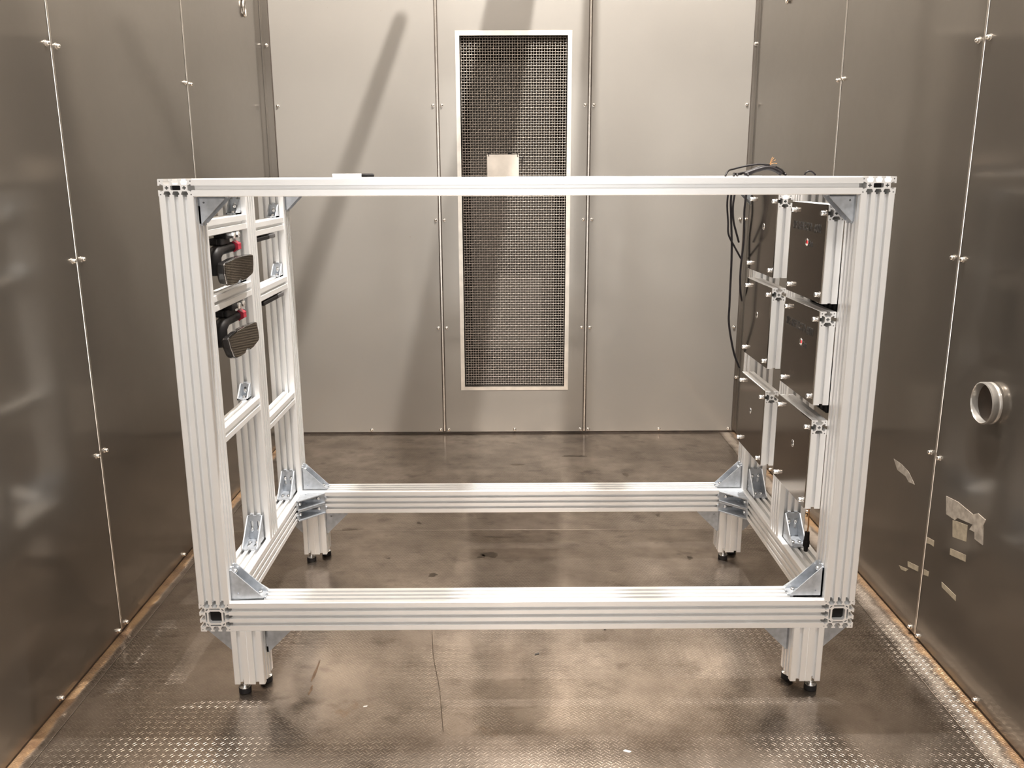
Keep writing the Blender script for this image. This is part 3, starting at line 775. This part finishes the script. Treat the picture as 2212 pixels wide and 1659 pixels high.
cable('cable', [(1.545, .86, ZT + .005), (1.522, .82, ZT + .007), (1.515, .793, ZT + .004), (1.512, .788, 1.300), (1.508, .785, 1.245), (1.512, .785, 1.190), (1.520, .785, 1.08), (1.522, .785, .92), (1.524, .785, .85), (1.545, .785, .755), (1.568, .790, .70)], .0034,
      'longest black cable hanging inside the rear right post down to mid height')
cable('cable', [(1.556, .86, ZT + .005), (1.533, .82, ZT + .007), (1.526, .792, ZT + .004), (1.523, .783, 1.300), (1.514, .778, 1.235), (1.518, .778, 1.185), (1.528, .778, 1.150), (1.540, .780, 1.115)], .0032,
      'short black cable swinging in to the rear right post near the top')
cable('cable', [(1.585, .86, ZT + .005), (1.565, .82, ZT + .007), (1.560, .792, ZT + .004), (1.558, .783, 1.300), (1.550, .775, 1.215), (1.554, .775, 1.130), (1.549, .775, 1.03), (1.552, .775, .965), (1.562, .785, .925)], .0032,
      'black cable hanging close to the rear right post, ending beside the middle plate')
cable('cable', [(1.500, .780, 1.300), (1.496, .782, 1.24), (1.502, .782, 1.18), (1.506, .782, 1.14), (1.528, .782, 1.10), (1.552, .786, 1.062)], .0030,
      'black cable bowed outward at the rear right post, leftmost of the bunch')
cable('signal_lead', [(1.648, .300, .520), (1.652, .290, .44), (1.655, .285, .36), (1.654, .285, .325)], .0022, 'black plug dangling on an orange wire beside the front right post', 'cable', None, 'copper', plug((1.654, .285, .330), (1.653, .285, .270), .008))
cable('cable_tie', [(1.618, .43, ZT + .002), (1.622, .43, ZT + .010), (1.634, .43, ZT + .013), (1.645, .43, ZT + .006), (1.648, .43, ZT + .002)], .0026, 'small black cable tie loop on top of the right rail', 'cable tie')

# marker pen on the rear top rail
mk = tag(empty('marker_pen', (.233, .845, ZT)), 'white marker pen with black cap lying on the top rear rail', 'pen')
bm = bmesh.new(); lathe(bm, [(0, 0), (.0048, 0), (.0055, .001), (.0055, .094), (0, .094)], 16)
put(link('barrel', bm_mesh(bm, 'barrel', True), 'white', mk), axes((.233, .845, ZT + .006), Y, Z, X)); sharp(mk.children[0].data)
bm = bmesh.new(); lathe(bm, [(0, 0), (.006, 0), (.006, .036), (.0045, .040), (0, .040)], 16)
put(link('cap', bm_mesh(bm, 'cap', True), 'blackplastic', mk), axes((.327, .845, ZT + .006), Y, Z, X)); sharp(mk.children[1].data)

# blank steel tag hanging in front of the wire screen
tg = tag(empty('metal_tag', (.775, YB, 1.318)), 'blank rectangular metal plate hung on the wire screen of the back wall', 'plate')
bm = extrude(rect(.697, 1.318, .853, 1.425), [circle(.705, 1.418, .0026, 10), circle(.847, 1.416, .0026, 10)], .002)
put(link('sheet', bm_mesh(bm, 'sheet'), 'tag', tg), axes((0, YB + .010, 0), X, Z, -Y))
for i, (px_, pz_, k) in enumerate(((.705, 1.418, 1), (.847, 1.416, 1))):
    bm = bmesh.new(); tube(bm, catmull([(px_, YB + .006, pz_), (px_ - .001, YB + .004, pz_ + .010), (px_ + .001, YB + .018, pz_ + .016), (px_, YB + .026, pz_ + .010)], 5), .0016, 6)
    put(link('hook', bm_mesh(bm, 'hook', True), 'blackplastic', tg), Matrix.Identity(4))
bm = bmesh.new(); lathe(bm, [(0, 0), (.010, 0), (.010, .012), (0, .014)], 14)
put(link('magnet', bm_mesh(bm, 'magnet'), 'blackplastic', tg), axes((.808, YB + .022, 1.425), X, Z, -Y))
bm = bmesh.new(); add_box(bm, (.806, YB + .009, 1.300), (.822, YB + .018, 1.319), .001)
put(link('clip', bm_mesh(bm, 'clip'), 'blackplastic', tg), Matrix.Identity(4))
cable('wire_end', [(.853, YB + .014, 1.412), (.866, YB + .010, 1.408), (.874, YB + .012, 1.414), (.870, YB + .012, 1.398), (.868, YB + .014, 1.36)], .002, 'frayed dark wire end beside the blank metal plate on the screen', 'wire')

# masking tape leftovers on the right wall (corners as (y, z))
def tape(poly, label, mat='tape', th=.0008):
    bm = extrude([(-a, b) for a, b in poly], [], th)
    o = put(link('tape_scrap', bm_mesh(bm, 'tape_scrap'), mat), axes((XR, 0, 0), -Y, Z, -X))
    return tag(o, label, 'tape', 'tape leftovers on the right wall')
tape([(.186, .475), (.126, .482), (.049, .478), (.026, .49), (-.01, .487), (-.003, .469), (-.012, .42), (.026, .42), (.03, .437), (.055, .434), (.043, .452), (.117, .44), (.129, .429), (.175, .427)],
     'largest torn pale tape patch on the right wall below the round port', 'tape2', .0016)
tape([(.14, .425), (.067, .440), (.063, .396), (.13, .38)], 'square beige tape piece just under the torn patch on the right wall', 'tape', .0011)
tape([(.135, .345), (.057, .361), (.055, .343), (.133, .327)], 'yellowish tape strip below the square tape piece on the right wall')
tape([(.157, .235), (.079, .234), (.077, .219), (.153, .221)], 'lowest tape strip on the right wall, alone near the floor')
tape([(.262, .322), (.222, .328), (.221, .311), (.243, .309), (.262, .303)], 'small tape scrap touching the right wall seam at knee height')
tape([(.357, .202), (.291, .217), (.29, .201), (.353, .187)], 'slanted tape strip just behind the right wall seam near the floor')
tape([(.258, .224), (.23, .23), (.231, .215), (.258, .207)], 'tiny tape scrap just in front of the right wall seam near the floor')
tape([(.407, .165), (.349, .18), (.363, .167), (.39, .159)], 'thin frayed tape scrap nearest the frame low on the right wall')
tape([(.516, .471), (.463, .472), (.413, .465), (.368, .441), (.406, .435), (.427, .445), (.485, .445)], 'scraped whitish adhesive smear on the right wall beside the front right post', 'tape2', .0004)

# crumbs on the floor
for (cx_, cy_, rz, sz, mt, lb) in ((.875, .19, .4, .007, 'chip', 'small dark chip on the floor in front of the base beam, near the middle'),
                                   (1.085, .33, 1.2, .007, 'chip', 'small dark ring-shaped crumb on the floor under the base beam, right of middle'),
                                   (.425, -.055, .2, .005, 'white', 'tiny white crumb on the floor in front of the left leg'),
                                   (1.075, -.24, -.5, .008, 'white', 'thin white splinter on the floor at the front, right of middle')):
    bm = bmesh.new(); add_box(bm, (-sz, -sz * .4, 0), (sz, sz * .4, sz * .35), sz * .12)
    for v in bm.verts: v.co.x += v.co.y * .5; v.co.z *= 1 + v.co.x * 20
    o = link('floor_crumb', bm_mesh(bm, 'floor_crumb'), mt); o.matrix_basis = Matrix.Translation((cx_, cy_, 0)) @ Matrix.Rotation(rz, 4, 'Z')
    tag(o, lb, 'debris')
